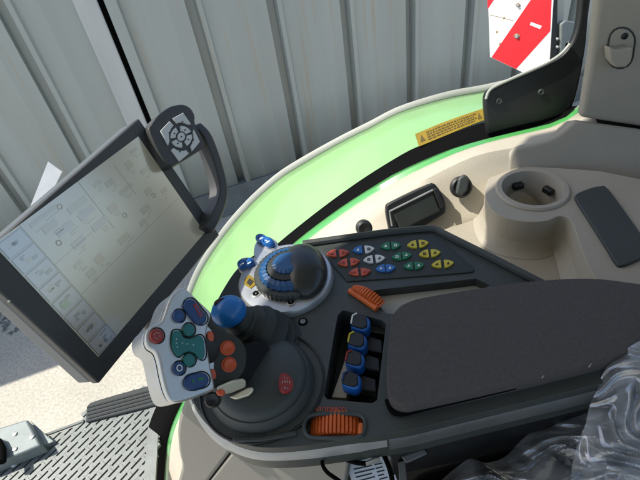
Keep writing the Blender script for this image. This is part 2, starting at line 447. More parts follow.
# ================================================================== CAB FRAME (green line, black gasket, black corner plate)
gk_o = [(128, 500), (150, 420), (176, 372), (200, 335), (231, 291), (258, 261), (277, 243), (318, 210), (360, 179.5), (400, 154.5), (419, 145), (450, 133), (484, 121), (520, 111), (566, 92)]
gk_i = [(163, 500), (168, 440), (186, 395), (212, 350), (240, 308), (270, 268), (294, 243), (340, 208), (384, 180), (402, 170), (447, 150.5), (484, 139.5), (520, 131), (560, 120), (580, 104)]
gr_i = [(167, 500), (172, 440), (191, 395), (218, 352), (247, 310), (280, 268), (304, 243), (350, 209), (398, 180.5), (421, 168.5), (456, 153), (486, 143), (520, 134.5), (558, 125), (582, 110)]
go = resample(spline(ys(gk_o, .955)), NR); gi = resample(spline(ys(gk_i, .88)), NR); gg = resample(spline(ys(gr_i, .85)), NR)
frame = thing('cab_frame', gg[0] - UP * .02, 'slim dark green cab window frame curving between fender and beige trim', 'window frame')
b = MB(); b.loft([gi, [p.lerp(q, .5) + UP * .006 + V((0, -.002, 0)) for p, q in zip(gi, gg)], gg, [p + V((0, .02, -.03)) for p in gg]]); b.build('sill_rail', 'green2', frame, solid=.008)
b = MB(); b.loft([[p - UP * .006 + V((0, .004, 0)) for p in go], [p.lerp(q, .5) - UP * .02 for p, q in zip(go, gi)], [p - UP * .004 for p in gi]]); b.build('gasket', 'void', frame, solid=.012)
PC = Plane(Y(520, 95, .925), V((-.05, -.95, .3)))
cp = sm2([(486, 120), (485, 98), (492, 88.5), (510, 80), (545, 65), (564, 54), (575, 36), (580, 10), (582, -30)], 4, False) + sm2([(597, -30), (590, 10), (586, 50), (577, 96), (568, 112), (548, 121), (518, 128), (488, 136)], 4, False)
b = MB(); b.prism(PC.pts(cp), PC.n * -.02); b.build('corner_plate', 'black', frame, bevel=.006)
lip = [PC.at(x, y, .003) for x, y in sm2([(486, 99), (491, 89), (510, 79.5), (545, 64), (561, 54), (570, 44)], 5, False)]
b = MB(); b.tube(lip, .0032, 8); b.build('edge_lip', 'pale', frame)
for (x, y) in ((499, 101), (541, 92)):
    b = MB(); b.lathe(PC.at(x, y, .0), PC.n, [(.0070, 0), (.0070, .002), (.0055, .0035), (.002, .002)], 16); b.build('screw', 'deck', frame)

# ================================================================== SIDE TRIM
trim = thing('side_trim', Z(520, 240, -.75), 'moulded beige side trim below the window with cup holder', 'trim panel')
rA = gr_i
rB = [(171, 500), (176, 440), (197, 397), (226, 356), (258, 316), (296, 276), (322, 252), (366, 218), (404, 192), (432, 176), (466, 159.5), (490, 152), (520, 147), (556, 140), (600, 130)]
rC = [(180, 505), (186, 450), (206, 410), (236, 374), (272, 340), (312, 304), (342, 282), (382, 254), (420, 240), (446, 230), (474, 222), (494, 215), (522, 210), (560, 205), (604, 200)]
A_ = resample(spline(ys(rA, .85)), NR); B_ = resample(spline(ys(rB, .775)), NR); C_ = resample(spline(ys(rC, .705)), NR)
A0 = [p + V((0, .012, -.02)) for p in A_]
mid = [p.lerp(q, .5) + V((0, -.006, .014)) for p, q in zip(A_, B_)]
e1 = [p.lerp(q, .12) + V((0, -.006, -.002)) for p, q in zip(B_, C_)]
c1 = [p.lerp(q, .85) for p, q in zip(B_, C_)]; c2 = [p + V((0, -.018, -.006)) for p in C_]
b = MB(); b.loft([A0, A_, mid, B_, e1, c1, c2]); b.build('sill', 'beige', trim, solid=.012)
b = MB(); fl = zs([(330, 262), (380, 240), (430, 233), (496, 212), (560, 212), (700, 215), (760, 330), (480, 340), (360, 330)], -.634); b.prism(fl, DN * .02); b.build('floor_tray', 'beige2', trim, bevel=.004)
# cup-holder block
ZB = -.56
blk = sm2([(489, 178), (485.5, 188), (487, 201), (497, 214), (520, 221), (545, 221), (560, 216), (572, 222), (582, 250), (600, 285), (640, 320)], 5, False) + [(760, 330), (760, 200), (640, 179), (600, 171), (560, 168), (520, 166)]
cc = Z(532, 189.5, ZB); cr = .052
hole = [cc + V((cr * math.cos(a), cr * math.sin(a), 0)) for a in [2 * PI * k / 40 for k in range(40)]]
b = MB(); b.prism(zs(blk, ZB), DN * .16, [hole]); b.build('holder_block', 'beige2', trim, bevel=.016, seg=5, angle_lim=60)
FZ = EYE.z - .634
bl3 = resample(zs(blk[:blk.index((640, 320)) + 1] if (640, 320) in blk else blk[:51], ZB), 90)
R1, R2, R3, R4 = [], [], [], []
t0 = bl3[31] - bl3[29]; SGN = 1 if V((-t0.y, t0.x, 0)).dot(bl3[30] - Z(600, 205, ZB)) > 0 else -1
for i, p in enumerate(bl3):
    t = (bl3[min(i + 1, 89)] - bl3[max(i - 1, 0)]); nn = V((-t.y, t.x, 0)).normalized()
    nn = nn * SGN
    q = V((p.x, p.y, FZ))
    R1.append(q - nn * .002 + UP * .034); R2.append(q + nn * .003 + UP * .016); R3.append(q + nn * .008 + UP * .005); R4.append(q + nn * .016 + UP * .0008)
b = MB(); b.loft([R1, R2, R3, R4]); b.build('fillet', 'beige2', trim, ang=80)
ch = MB(); ch.lathe(cc, UP, [(.064, -.004), (.064, .002), (.061, .005), (.053, .005), (.0515, .001), (.049, -.07), (.047, -.076), (.0, -.076)], 48, cap=False)
cup = ch.build('cup_holder', 'beige2', trim)
for a in (20, 95, 200, 300):
    d = V((math.cos(math.radians(a)), math.sin(math.radians(a)), 0)); t = V((-d.y, d.x, 0))
    b = MB(); b.box(cc + d * .044 - UP * .022, d * .006, t * .010, UP * .006); b.build('clip', 'black', cup, bevel=.002)
b = MB(); b.lathe(cc - UP * .072, UP, [(.046, 0), (.046, .002), (.0, .002)], 32); b.build('mat_disc', 'pad', cup)
padp = sm2([(576, 199), (577, 193.5), (590, 188), (600, 186), (608, 188.5), (630, 218), (648, 244), (650, 252), (636, 260), (622, 265), (616, 262), (606, 246), (588, 218)], 4)
b = MB(); b.prism(zs(padp, ZB + .006), DN * .008); b.build('rubber_pad', 'pad', trim, bevel=.003)
# storage compartment on the inner face of the sill
PF = Plane(Y(430, 203, .727), V((-.03, -.85, .53)))
b = MB(); b.prism(PF.pts(sm2([(386, 208), (392, 202), (428, 185), (436, 185), (444, 198), (446, 210), (440, 217), (400, 240), (392, 238), (388, 224)], 3)), PF.n * -.02); fr_ = b.build('compartment', 'black', trim, bevel=.004)
b = MB(); b.prism(PF.pts([(391.5, 211), (432.5, 190.5), (441, 211), (401, 231)], .006), PF.n * -.006); b.build('lid', 'deck2', fr_, bevel=.003)
b = MB(); b.tube(PF.pts([(392, 226), (389.5, 211.5), (433, 190)], .007), .0022, 8); b.build('lid_edge', 'steel', fr_)
b = MB(); b.prism(PF.pts([(433, 189), (437, 188), (445, 206), (441, 209)], .012), PF.n * -.008); b.build('latch', 'black', fr_, bevel=.002)
sk = MB(); sk.lathe(PF.at(461, 187), PF.n, [(.021, -.004), (.021, .004), (.017, .007), (.013, .004), (.0, .002)], 32); so = sk.build('power_socket', 'black', trim)
b = MB(); b.prism(PF.pts([(459, 178), (465, 174), (470, 178), (468, 190), (462, 197), (456, 194)], .012), PF.n * -.012); b.build('socket_cap', 'deck', so, bevel=.004)
# second dark socket just above the console edge
b = MB(); b.lathe(PF.at(364, 228, .01), PF.n, [(.016, -.01), (.016, .006), (.011, .012), (.0, .010)], 24); b.build('socket_plug', 'black', trim)

# ================================================================== PILLAR
pil = thing('cab_pillar', Y(600, 150, .78), 'wide grey beige cab pillar with a coat hook at right', 'pillar')
PP = Plane(Y(600, 100, .775), V((-.06, -1, .10)))
up_ = sm2([(601, -60), (598, -10), (593, 40), (586, 88), (581, 118)], 4, False) + [(640, 127), (800, 152), (800, -60)]
b = MB(); b.prism(PP.pts(up_), PP.n * -.022); b.build('upper_cover', 'beige2', pil, bevel=.012, seg=4)
lo_ = [(575, 119.2), ] + sm2([(568, 126), (555, 136), (535, 143), (516, 147), (508, 158), (506, 180)], 4, False) + [(560, 186), (640, 198), (800, 222), (800, 153.5), (640, 128.4)]
PP2 = Plane(PP.at(610, 122), V((-.06, -.86, .52)))
b = MB(); b.prism(PP2.pts(lo_), PP2.n * -.05); b.build('lower_cover', 'beige2', pil, bevel=.022, seg=6)
top = [PP.at(x, y, -.03) for x, y in ((603, -60), (800, -60))]
b = MB(); c0 = (top[0] + top[1]) / 2; hx = (top[1] - top[0]) / 2
b.prism([top[0] + V((-.02, 0, 0)), top[1], top[1] + V((0, 0, .75)), top[0] + V((-.10, 0, .75))], V((0, .04, 0))); b.build('upper_post', 'beige2', pil, bevel=.01)
b = MB(); b.prism(PP.pts([(596, 95), (800, 95), (800, 190), (596, 150)], -.028), PP.n * -.01); b.build('backing', 'black', pil)
hk = MB(); hk.prism(PP.pts(pill(621, 48, 40, 25, 98), .002), PP.n * -.004)
hko = hk.build('coat_hook', 'beige2', pil, bevel=.0015)
b = MB(); b.tube(PP.pts(pill(621, 48, 41, 26, 98) + [pill(621, 48, 41, 26, 98)[0]], .001), .0016, 6); b.build('hook_rim', 'deck2', hko)
b = MB(); b.prism(PP.pts([(609, 47), (617, 50), (630, 47.5), (634, 48), (632, 62), (626, 68), (616, 68), (610, 60)], .022), PP.n * -.02); b.build('hook_lip', 'beige2', hko, bevel=.004)
b = MB(); b.lathe(PP.at(624.5, 36, .002), PP.n, [(.0055, 0), (.0055, .002), (.003, .003), (.002, .001)], 16); b.build('screw', 'black', hko)
# grab knob at the right edge
b = MB(); b.lathe(PP.at(645, 190, .03), PP.n, [(.022, -.03), (.022, -.005), (.018, .004), (.0, .006)], 24)
tag(b.build('release_knob', 'black'), 'black round knob at the right edge under the pillar', 'knob')

# ================================================================== ROOF + FLOOR + WALLS of the cab, out of view, added for their shade
b = MB(); b.prism([V((-1.0, -.9, 3.08)), V((1.35, -.9, 3.08)), V((1.35, 1.0, 3.08)), V((-.31, 1.0, 3.08)), V((-.57, .82, 3.08)), V((-.82, .60, 3.08)), V((-.95, .44, 3.08)), V((-1.03, .2, 3.08))], UP * .12)
tag(b.build('unseen_roof', 'roof', bevel=.04), 'unseen pale lined tractor cab roof added to shade the seat and armrest', 'roof')  # out of view; front corner shaped to set the edge of the sun patch
b = MB(); b.prism([V((-.25, -.9, 1.42)), V((1.2, -.9, 1.42)), V((1.2, .80, 1.42)), V((.0, .80, 1.42)), V((-.25, .45, 1.42))], DN * .04)
fl_ = b.build('cab_floor', 'void'); fl_['kind'] = 'structure'
rw = thing('unseen_rear_wall', V((1.22, 0, 1.42)), 'unseen dark lower rear wall of the cab, added for the touchscreen reflection', 'cab wall')
b = MB(); b.prism([V((1.2, -.9, 1.42)), V((1.2, 1.02, 1.42)), V((1.2, 1.02, 2.28)), V((1.2, -.9, 2.28))], V((.05, 0, 0))); b.build('panel', 'pad', rw, bevel=.01)  # out of view; added to darken the lower screen reflection and block sky
b = MB(); b.prism([V((1.2, -.9, 2.281)), V((1.2, -.62, 2.281)), V((1.25, -.62, 3.079)), V((1.25, -.9, 3.079))], V((.05, 0, 0))); b.build('post', 'beige2', rw, bevel=.01)
dw = thing('unseen_door', V((.1, -.9, 1.42)), 'unseen grey left cab door panel with black handle rail, added to darken the cab', 'door')
b = MB(); b.prism([V((-.7, -.9, 1.42)), V((1.2, -.9, 1.42)), V((1.2, -.9, 2.05)), V((-.7, -.9, 1.9))], V((0, -.04, 0))); b.build('panel', 'beige2', dw, bevel=.01)  # out of view; added to block sky light from the left
b = MB(); b.tube([V((-.5, -.88, 1.98)), V((.4, -.88, 2.06))], .018, 10); b.build('handle', 'black', dw)

# ================================================================== STEP PLATFORM
ZG = -1.6
step = thing('step_plate', Z(80, 450, ZG - .05), 'grey slotted metal step plate outside the cab at lower left', 'step')
gp = [(-40, 520), (-25, 460), (0, 452), (84, 421), (87, 411), (93, 404), (152, 384), (158, 386), (160, 410), (152, 500), (150, 520)]
GP = zs(gp, ZG)
def inside(p, P):
    r = False; j = len(P) - 1
    for i in range(len(P)):
        if (P[i].y > p.y) != (P[j].y > p.y) and p.x < (P[j].x - P[i].x) * (p.y - P[i].y) / (P[j].y - P[i].y) + P[i].x: r = not r
        j = i
    return r
b = MB(); b.prism([p - UP * .014 for p in GP], DN * .006); b.build('under_tray', 'void', step)
sd = (Z(112, 428, ZG) - Z(100, 440, ZG)).normalized(); sn = V((-sd.y, sd.x, 0))
ctr = Z(80, 440, ZG); b = MB(); pit_s = .0235; Ls = .062
for i in range(-40, 41):
    for j in range(-22, 23):
        q = ctr + sn * (i * pit_s) + sd * (j * Ls + (i % 2) * Ls / 2)
        # solid rib between slot rows and a short web between slots
        if inside(q + sn * pit_s * .5, GP): b.box(q + sn * pit_s * .5 - UP * .006, sd * (Ls / 2 + .0005), sn * (pit_s * .345), UP * .0065)
        if inside(q, GP): b.box(q - UP * .0065, sd * .0085, sn * (pit_s * .26), UP * .0062)
b.build('slotted_deck', 'grid', step)
b = MB(); b.tube(zs([(-25, 460), (0, 452), (84, 421)], ZG + .001), .006, 8); b.build('edge_frame', 'grid', step)
b = MB(); b.prism(zs([(150, 404), (160, 404), (154, 500), (142, 500)], ZG + .002), DN * .01); b.build('side_flange', 'grid', step)
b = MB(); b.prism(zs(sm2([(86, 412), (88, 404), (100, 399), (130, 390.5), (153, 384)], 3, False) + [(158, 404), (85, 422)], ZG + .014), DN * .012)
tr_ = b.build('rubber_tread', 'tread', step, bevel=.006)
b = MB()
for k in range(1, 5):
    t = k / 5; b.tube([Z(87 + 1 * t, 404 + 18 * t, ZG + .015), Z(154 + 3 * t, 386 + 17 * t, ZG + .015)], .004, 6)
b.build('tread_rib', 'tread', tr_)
for (x, y) in ((152, 397), (15, 464)):
    b = MB(); b.lathe(Z(x, y, ZG + .004), UP, [(.014, 0), (.014, .004), (.009, .010), (.004, .007)], 18); b.build('bolt', 'steel', step)
# bracket box beside
br = thing('step_bracket', Z(30, 450, ZG), 'grey folded metal bracket with holes at the far left corner', 'bracket')
b = MB(); b.prism(zs([(-30, 436), (27, 419), (41, 445), (-20, 470)], ZG + .06), DN * .06); b.build('box', 'bracket', br, bevel=.008)
b = MB(); b.prism(zs([(30, 420), (43, 432), (54, 441), (42, 447)], ZG + .02), DN * .03); b.build('gusset', 'bracket', br, bevel=.003)
for (x, y) in ((15, 434), (15, 449), (32, 437)):
    b = MB(); b.lathe(Z(x, y, ZG + .061), UP, [(.008, 0), (.008, .003), (.004, .004)], 14); b.build('bolt', 'steel', br)
b = MB(); b.tube(zs([(-8, 440), (-2, 442), (2, 450), (2, 462)], ZG + .08), .014, 10); b.build('cable_loop', 'void', br)

# ================================================================== LOWER CONSOLE
lc = thing('lower_console', Z(230, 470, -.9), 'shade-darkened beige lower console panel under the front of the armrest', 'console')
q0, q1, q2 = Z(190, 405, -.515), Z(345, 452, -.515), Z(178, 480, -.80)
PL = Plane(q0, (q1 - q0).cross(q2 - q0))
if PL.n.dot(EYE - q0) < 0: PL.n = -PL.n
fp1 = sm2([(186, 398), (179, 415), (176.5, 432), (178, 452), (181, 466), (178, 480), (176, 500)], 4, False) + [(194, 500), (241, 440), (228, 425), (205, 400)]
b = MB(); b.prism(PL.pts(fp1), PL.n * -.02); b.build('front_panel', 'beige_shade', lc, bevel=.006)
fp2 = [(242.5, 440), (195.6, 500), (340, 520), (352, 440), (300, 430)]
b = MB(); b.prism(PL.pts(fp2), PL.n * -.02); b.build('rear_panel', 'beige_shade', lc, bevel=.003)
b = MB(); b.prism(PL.pts([(235, 432), (190, 505), (205, 505), (250, 432)], -.012), PL.n * -.004); b.build('joint', 'void', lc)

# ================================================================== ARMREST
ZA = -.48
arm = thing('armrest_console', Z(300, 380, -.62), 'dark grey tractor armrest with joystick, coloured keys and padded cushion', 'armrest')
dk = sm2([(186, 372), (192, 398), (203, 417), (217, 431), (236, 442), (262, 447.5), (300, 446), (345, 440), (390, 433.5), (416, 429), (450, 420.5), (520, 403.5), (590, 386.5), (645, 372), (720, 350)], 4, False) \
    + [(730, 300)] + [(645, 291), (600, 290), (560, 287), (531, 277)] + sm2([(447, 234.5), (440, 230), (430, 228), (395, 231), (360, 235.5), (303, 243.5), (275, 248), (256, 254), (238, 268), (224, 288), (210, 314), (196, 340)], 4, False)
gap = [(371, 291), (384, 289), (430, 284), (476, 278.5), (490, 285), (478, 292), (428, 300), (404, 308), (397, 314), (386, 313), (380, 306)]
well = [(343, 310), (382, 320), (386, 324), (377, 400), (372, 403), (327, 399), (324, 395), (335, 330), (338, 315)]
wh2 = sm2([(304, 424), (309, 416.5), (322, 414), (350, 414), (362, 416.5), (365, 424), (362, 434), (352, 438), (315, 438), (306, 434)], 3)
wh1 = sm2([(347, 288), (352, 284), (362, 286), (380, 297), (391, 307), (388, 311), (376, 310), (360, 302)], 3)
gap_ = zs(gap, ZA); 
b = MB(); b.prism(zs(dk, ZA), DN * .05, [zs(gap, ZA), zs(well, ZA), zs(wh2, ZA)]); b.build('deck', 'deck', arm, bevel=.0035, seg=3, angle_lim=50)
b = MB(); b.prism(zs([(365, 300), (380, 284), (480, 272), (500, 285), (470, 305), (400, 330)], ZA - .014), DN * .004); b.build('recess_floor', 'pale', arm)
b = MB(); b.m('deck2').prism(zs([(310, 300), (400, 310), (390, 412), (310, 410)], ZA - .046), DN * .004)
b.m('tan').prism(zs([(353, 338), (360, 336), (346, 398), (332, 397)], ZA - .012), DN * .02); b.build('lever_well', 'deck2', arm)
b = MB(); b.prism(zs([(298, 404), (372, 404), (372, 440), (298, 440)], ZA - .03), DN * .004); b.build('wheel_well', 'black', arm)
# far rim of key panel
rimp = zs(sm2([(303, 244), (360, 236), (395, 231.6), (428, 228.8), (438, 230.5), (446, 235), (490, 257), (530, 277.5), (562, 294)], 4, False), ZA + .003)
b = MB(); b.tube(rimp, .0055, 8); b.build('panel_rim', 'deck', arm)
b = MB(); b.prism(zs(sm2([(322, 251), (330, 247), (380, 239.5), (425, 233.8), (436, 236), (452, 249), (472, 266), (474, 270), (466, 272.5), (400, 277.5), (352, 281), (345, 279), (330, 262)], 2), ZA + .002), DN * .004); pan = b.build('key_panel', 'deck2', arm, bevel=.001)

KZ = ZA + .0022
def halfleaf(cx, cy, side, tilt=-8, w=9.6, h=7.4):
    P = []; r = math.radians(tilt)
    for k in range(9):
        t = k / 8; P.append((-.0 + side * w * t, -h / 2 * (1 - t ** 2.3)))
    for k in range(1, 9):
        t = 1 - k / 8; P.append((side * w * t, h / 2 * (1 - t ** 2.3)))
    P = [(x - side * w * .42, y) for x, y in P]
    return [(cx + x * math.cos(r) - y * math.sin(r), cy + x * math.sin(r) + y * math.cos(r)) for x, y in P]
keys = [('orangeb', (48, 133), (93, 130)), ('orangeb', (93, 170), (137, 165)), ('orangeb', (137, 208), (180, 205)),
        ('kblue+', (152, 118), (195, 115)), ('kwhite', (195, 157), (238, 152)), ('kblue', (243, 193), (280, 190)),
        ('kgreen', (263, 103), (302, 100)), ('kgreen', (308, 146), (345, 140)), ('kgreen', (355, 183), (395, 180)),
        ('kyellow', (370, 97), (412, 92)), ('kyellow', (418, 134), (460, 130)), ('kyellow', (468, 176), (513, 172))]
for ci, (c, L_, R_) in enumerate(keys):
    for side, (x, y) in ((-1, L_), (1, R_)):
        k = c
        if c == 'kblue+': k = 'kblue' if side < 0 else 'kwhite'
        px, py = 320 + x / 4, 220 + y / 4
        b = MB(); b.m(k).prism(zs(halfleaf(px, py, side), KZ + .0022), DN * .003)
        mk = 'dark' if k in ('kyellow', 'kwhite') else ('redb' if k == 'orangeb' else 'mark')
        sz = 1.5
        hh = KZ + .0030
        v_ = (ci + (side > 0)) % 3
        if v_ == 0: b.m(mk).prism(zs([(px - sz, py + sz * .7), (px + sz, py + sz * .7), (px, py - sz)], hh), DN * .0007)
        elif v_ == 1:
            b.m(mk).prism(zs([(px - sz, py - sz * .8), (px + sz, py - sz * .8), (px + sz, py + sz * .8), (px - sz, py + sz * .8)], hh), DN * .0007, [zs([(px - sz * .5, py - sz * .4), (px + sz * .5, py - sz * .4), (px + sz * .5, py + sz * .4), (px - sz * .5, py + sz * .4)], hh)])
        else:
            b.m(mk).prism(zs([(px - sz, py + .4), (px + sz, py - .6), (px + sz, py + .2), (px - sz, py + 1.2)], hh), DN * .0007)
            b.m(mk).prism(zs([(px - .4, py - sz), (px + .4, py - sz), (px + .4, py - .3), (px - .4, py - .3)], hh), DN * .0007)
        if k == 'orangeb': b.m('redb').prism(zs(ell(px + side * 3.2, py, .9, n=10), hh), DN * .0007)
        o = b.build('key', k, pan)

# rim trim along the near edge
near = spline([V((x, y, 0)) for x, y in [(189, 386), (196, 405), (205, 420), (218, 433), (237, 444.5), (262, 450), (300, 449), (345, 443.5), (390, 436)]], 6)
inn = [Z(p.x, p.y - 3, ZA - .012) for p in near]; outr = [Z(p.x - (3 if p.y < 440 else 0), p.y + 5.5, ZA - .016) for p in near]
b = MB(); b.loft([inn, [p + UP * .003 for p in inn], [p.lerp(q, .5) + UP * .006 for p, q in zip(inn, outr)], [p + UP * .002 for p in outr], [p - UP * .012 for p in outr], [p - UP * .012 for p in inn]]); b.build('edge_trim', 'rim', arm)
near2 = spline([V((x, y, 0)) for x, y in [(388, 438), (416, 433), (450, 424.5), (520, 407.5), (590, 390.5), (645, 376), (720, 354)]], 5)
inn = [Z(p.x, p.y - 3, ZA - .012) for p in near2]; outr = [Z(p.x + 1, p.y + 6.5, ZA - .018) for p in near2]
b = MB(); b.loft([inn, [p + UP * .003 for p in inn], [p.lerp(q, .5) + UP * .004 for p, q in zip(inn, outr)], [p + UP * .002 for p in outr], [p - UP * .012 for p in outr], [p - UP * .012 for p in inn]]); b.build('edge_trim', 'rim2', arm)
b = MB(); b.prism(zs([(386, 443), (450, 430), (520, 413), (645, 381), (740, 350), (740, 300), (400, 330)], ZA - .03), DN * .09); b.build('side_skirt', 'black', arm, bevel=.006)

# cushion
cu = sm2([(391, 318), (396, 310), (404, 303.5), (424, 297), (478, 288), (530, 281), (590, 278), (645, 284), (720, 292)], 5, False) + sm2([(728, 322), (645, 347), (600, 359.5), (500, 384), (418, 402.5), (404, 404.5), (394.5, 401.5), (388.5, 394), (386.5, 380), (387, 355)], 5, False)
b = MB(); b.prism(zs(cu, ZA + .022), DN * .026); b.build('cushion', 'fabric', arm, bevel=.009, seg=6)
b = MB(); b.tube(zs(sm2([(387, 400), (392, 411), (402, 413.5), (420, 409.5), (500, 390.5), (600, 365.5), (645, 353)], 5, False), ZA + .004), .003, 6); b.build('cushion_crevice', 'void', arm)  # black tube painting in the dark crevice along the cushion edge
for (x, y) in ((545, 373), (592, 362)):
    b = MB(); b.tube(zs([(x - 3, y + 5), (x, y), (x + 1, y - 3), (x + 2, y - 4)], ZA + .018), .0007, 5); b.build('loose_thread', 'pale', arm)

# thumbwheels (drums lying across the deck)
def drum(name, p, q, r, wid, side, nr, span=(-1.25, 1.25), mk='orange', parent=arm, depth=0):
    ax = (q - p).normalized(); w = UP.cross(ax).normalized(); c = (p + q) / 2 - UP * depth; half = (q - p).length / 2
    rows = []; n = nr * 4
    for k in range(n + 1):
        a = span[0] + (span[1] - span[0]) * k / n
        rr = r * (1 - (.07 if k % 4 in (0,) else 0))
        d = ax * math.sin(a) * 1.0 + UP * math.cos(a)
        rows.append([c + d * (rr * .5) - w * wid, c + d * (rr - .002) - w * wid, c + d * rr - w * (wid - .002), c + d * rr + w * (wid - .002), c + d * (rr - .002) + w * wid, c + d * (rr * .5) + w * wid])
    m = MB(); m.loft(rows, True, True); return m.build(name, mk, parent, ang=25)
drum('thumbwheel', Z(311, 427, ZA - .01), Z(364, 426, ZA - .01), .039, .0125, 0, 15, (-.88, .80), depth=.026)
b = MB(); bp_ = Z(360.5, 427.5, ZA + .004); ux = (Z(364, 427, ZA) - Z(358, 427, ZA)) * .5; uy = (Z(361, 421, ZA) - Z(360, 435, ZA)) * .5
b.box(bp_ - UP * .008, ux * .8, uy * .8, UP * .008); b.build('wheel_tab', 'orange', arm, bevel=.002)
drum('thumbwheel', Z(351, 289, ZA), Z(384, 307, ZA), .040, .0065, 0, 14, (-.72, .72), depth=.026)
b = MB(); b.tube(zs([(349.5, 290.5), (364, 300), (377, 309)], ZA + .003), .004, 8); b.build('wheel_guard', 'orange', arm)
b = MB(); b.tube(zs(wh2[:] + [wh2[0]], ZA + .0012), .0022, 6); b.build('wheel_rim', 'deck', arm)
# worn red lettering above the wheel (unreadable in the photo: short upright strokes)
b = MB()
x = 314.0
while x < 346:
    w = random.choice((.55, .7)); h_ = random.uniform(3.2, 4.4); y = 408.6 + (x - 314) * .02
    b.prism(zs([(x, y - h_ / 2), (x + w, y - h_ / 2), (x + w, y + h_ / 2), (x, y + h_ / 2)], ZA + .0007), DN * .0006)
    if random.random() < .75:
        yy = y + random.choice((-1.7, 0, 1.5)); b.prism(zs([(x, yy - .3), (x + 1.7, yy - .3), (x + 1.7, yy + .3), (x, yy + .3)], ZA + .0009), DN * .0004)
    x += random.choice((1.7, 2.1, 2.6))
b.build('lettering', 'redp', arm)

# four valve levers
for i, (x, y, edge_) in enumerate(((359, 321, 'mark'), (356, 339.5, 'kyellow'), (353.5, 358, 'redb'), (350, 379, 'navy'))):
    b = MB(); st = Z(x + 22, y + 7 + i, ZA - .02)
    u = (Z(x + 8, y + 2, ZA) - Z(x - 8, y - 2, ZA)) * .5; vv = (Z(x + 2, y - 8, ZA) - Z(x - 2, y + 8, ZA)) * .5
    c = Z(x, y, ZA + .006)
    lv = MB(); lv.prism(zs([(x - 2, y - 5.5), (x + 7, y - 6), (x + 26, y + 0), (x + 27, y + 13), (x + 8, y + 10), (x - 1, y + 7)], ZA - .014), DN * .012); lo = lv.build('valve_lever', 'black', arm, bevel=.002)
    b = MB(); b.prism(zs(sm2([(x - 6.8, y - 6), (x - 2, y - 8.8), (x + 7, y - 5.6), (x + 11, y - 1), (x + 10.5, y + 5.5), (x + 5.5, y + 9.5), (x - 3, y + 7.6), (x - 8.4, y + 4)], 3), ZA + .004), DN * .018); b.build('lever_cap', 'blue', lo, bevel=.003)
    b = MB(); b.prism(zs([(x - 6.6, y - 6.2), (x - 2, y - 8.8), (x + 7.5, y - 5.2), (x + 8, y + 4.6), (x + 4, y + 6.8), (x - 2, y + 5.8), (x - 8.4, y + 3.2)], ZA + .0065), DN * .004); b.build('cap_face', 'black', lo, bevel=.0012)
    b = MB(); b.tube(zs([(x - 2.2, y - 7.8), (x - 6.3, y - 5.8), (x - 8, y + 2.3)], ZA + .0072), .0011, 6); b.build('cap_edge', edge_, lo)

# screws on the deck
for (x, y) in ((303, 322), (303, 378), (210, 402)):
    b = MB(); b.m('void').lathe(Z(x, y, ZA), UP, [(.0062, 0), (.0062, .0008), (.0, .0009)], 16); b.m('bracket').lathe(Z(x, y, ZA), UP, [(.0036, .0004), (.0036, .0018), (.0022, .0020), (.0012, .0012)], 14); b.build('screw', 'void', arm)

# ---- rotary dial with palm dome
CD = Z(286, 280, ZA + .002); S = Z(287, 280, ZA) - Z(286, 280, ZA)
ring = MB(); ring.lathe(CD, UP, [(.067, -.004), (.067, .004), (.0645, .0082), (.050, .0095), (.0, .0095)], 64); dial = ring.build('dial_base', 'silver2', arm)
CE = CD + V((.0075, .000, -.005))
b = MB(); b.lathe(CE, UP, [(.050, .013), (.050, .021), (.048, .024), (.042, .0245), (.0, .0245)], 96, ribs=48, rib=.02); b.build('outer_wheel', 'deck', dial, ang=20)
b = MB(); b.lathe(CE, UP, [(.0415, .024), (.042, .027), (.038, .031), (.031, .033), (.029, .029), (.0, .029)], 112, ribs=28, rib=.04); b.build('ribbed_wheel', 'dialblue', dial, ang=20)
b = MB(); b.lathe(CE, UP, [(.029, .028), (.029, .034), (.022, .036), (.0, .036)], 72, ribs=36, rib=.03); b.build('inner_wheel', 'deck2', dial, ang=20)
b = MB(); b.lathe(CE, UP, [(.021, .035), (.021, .038), (.016, .040), (.0, .040)], 60, ribs=20, rib=.06); b.build('centre_wheel', 'dialblue', dial, ang=20)
b = MB(); b.sphere(CE + V((.018, .000, .015)), V((.0345, .0, 0)), V((0, .051, 0)), V((0, 0, .027)), 48); b.build('palm_dome', 'domeblk', dial)
PD = Plane(Z(260, 290, ZA + .0112), UP)
for P_ in ([(238, 268), (241, 258), (256, 258), (262, 262), (256, 272), (246, 275)], [(254, 256), (255, 244), (262, 237), (276, 240), (276, 250), (262, 256)]):
    b = MB(); b.prism(zs(sm2(P_, 3), ZA + .0095), DN * .009); b.build('button_mount', 'silver2', dial, bevel=.0015)
for (x, y, r) in ((246, 264, -8), (265, 241, 28)):
    base_ = Z(x, y, ZA + .013); ax = (Z(x + 7, y + 7 * math.tan(math.radians(r)), ZA + .013) - base_); pr = UP.cross(ax).normalized() * .007
    b = MB(); b.sphere(base_ - ax * .45 + UP * .000, ax * .80, pr * 1.05, UP * .0085, 18); b.sphere(base_ + ax * .45 + UP * .000, ax * .85, pr * 1.15, UP * .009, 18); so = b.build('selector_button', 'blue', dial)
    b = MB(); pm = Plane(base_ + UP * .0108, UP)
    for dx in (-4.2, 3.2):
        rr = math.radians(r); xx = x + dx * math.cos(rr); yy = y + dx * math.sin(rr) - 1
        b.prism(pm.pts([(xx - 2, yy + .8), (xx + 1.6, yy - 1.2), (xx + 2, yy - .5), (xx - 1.6, yy + 1.6)], 0), DN * .0006)
    b.build('symbol', 'mark', so)
b = MB(); b.m('yellow').prism(PD.pts([(244.5, 279), (249, 274.5), (256, 279.5), (255, 285), (250.5, 288.5), (244, 284)], .0012), PD.n * -.001)
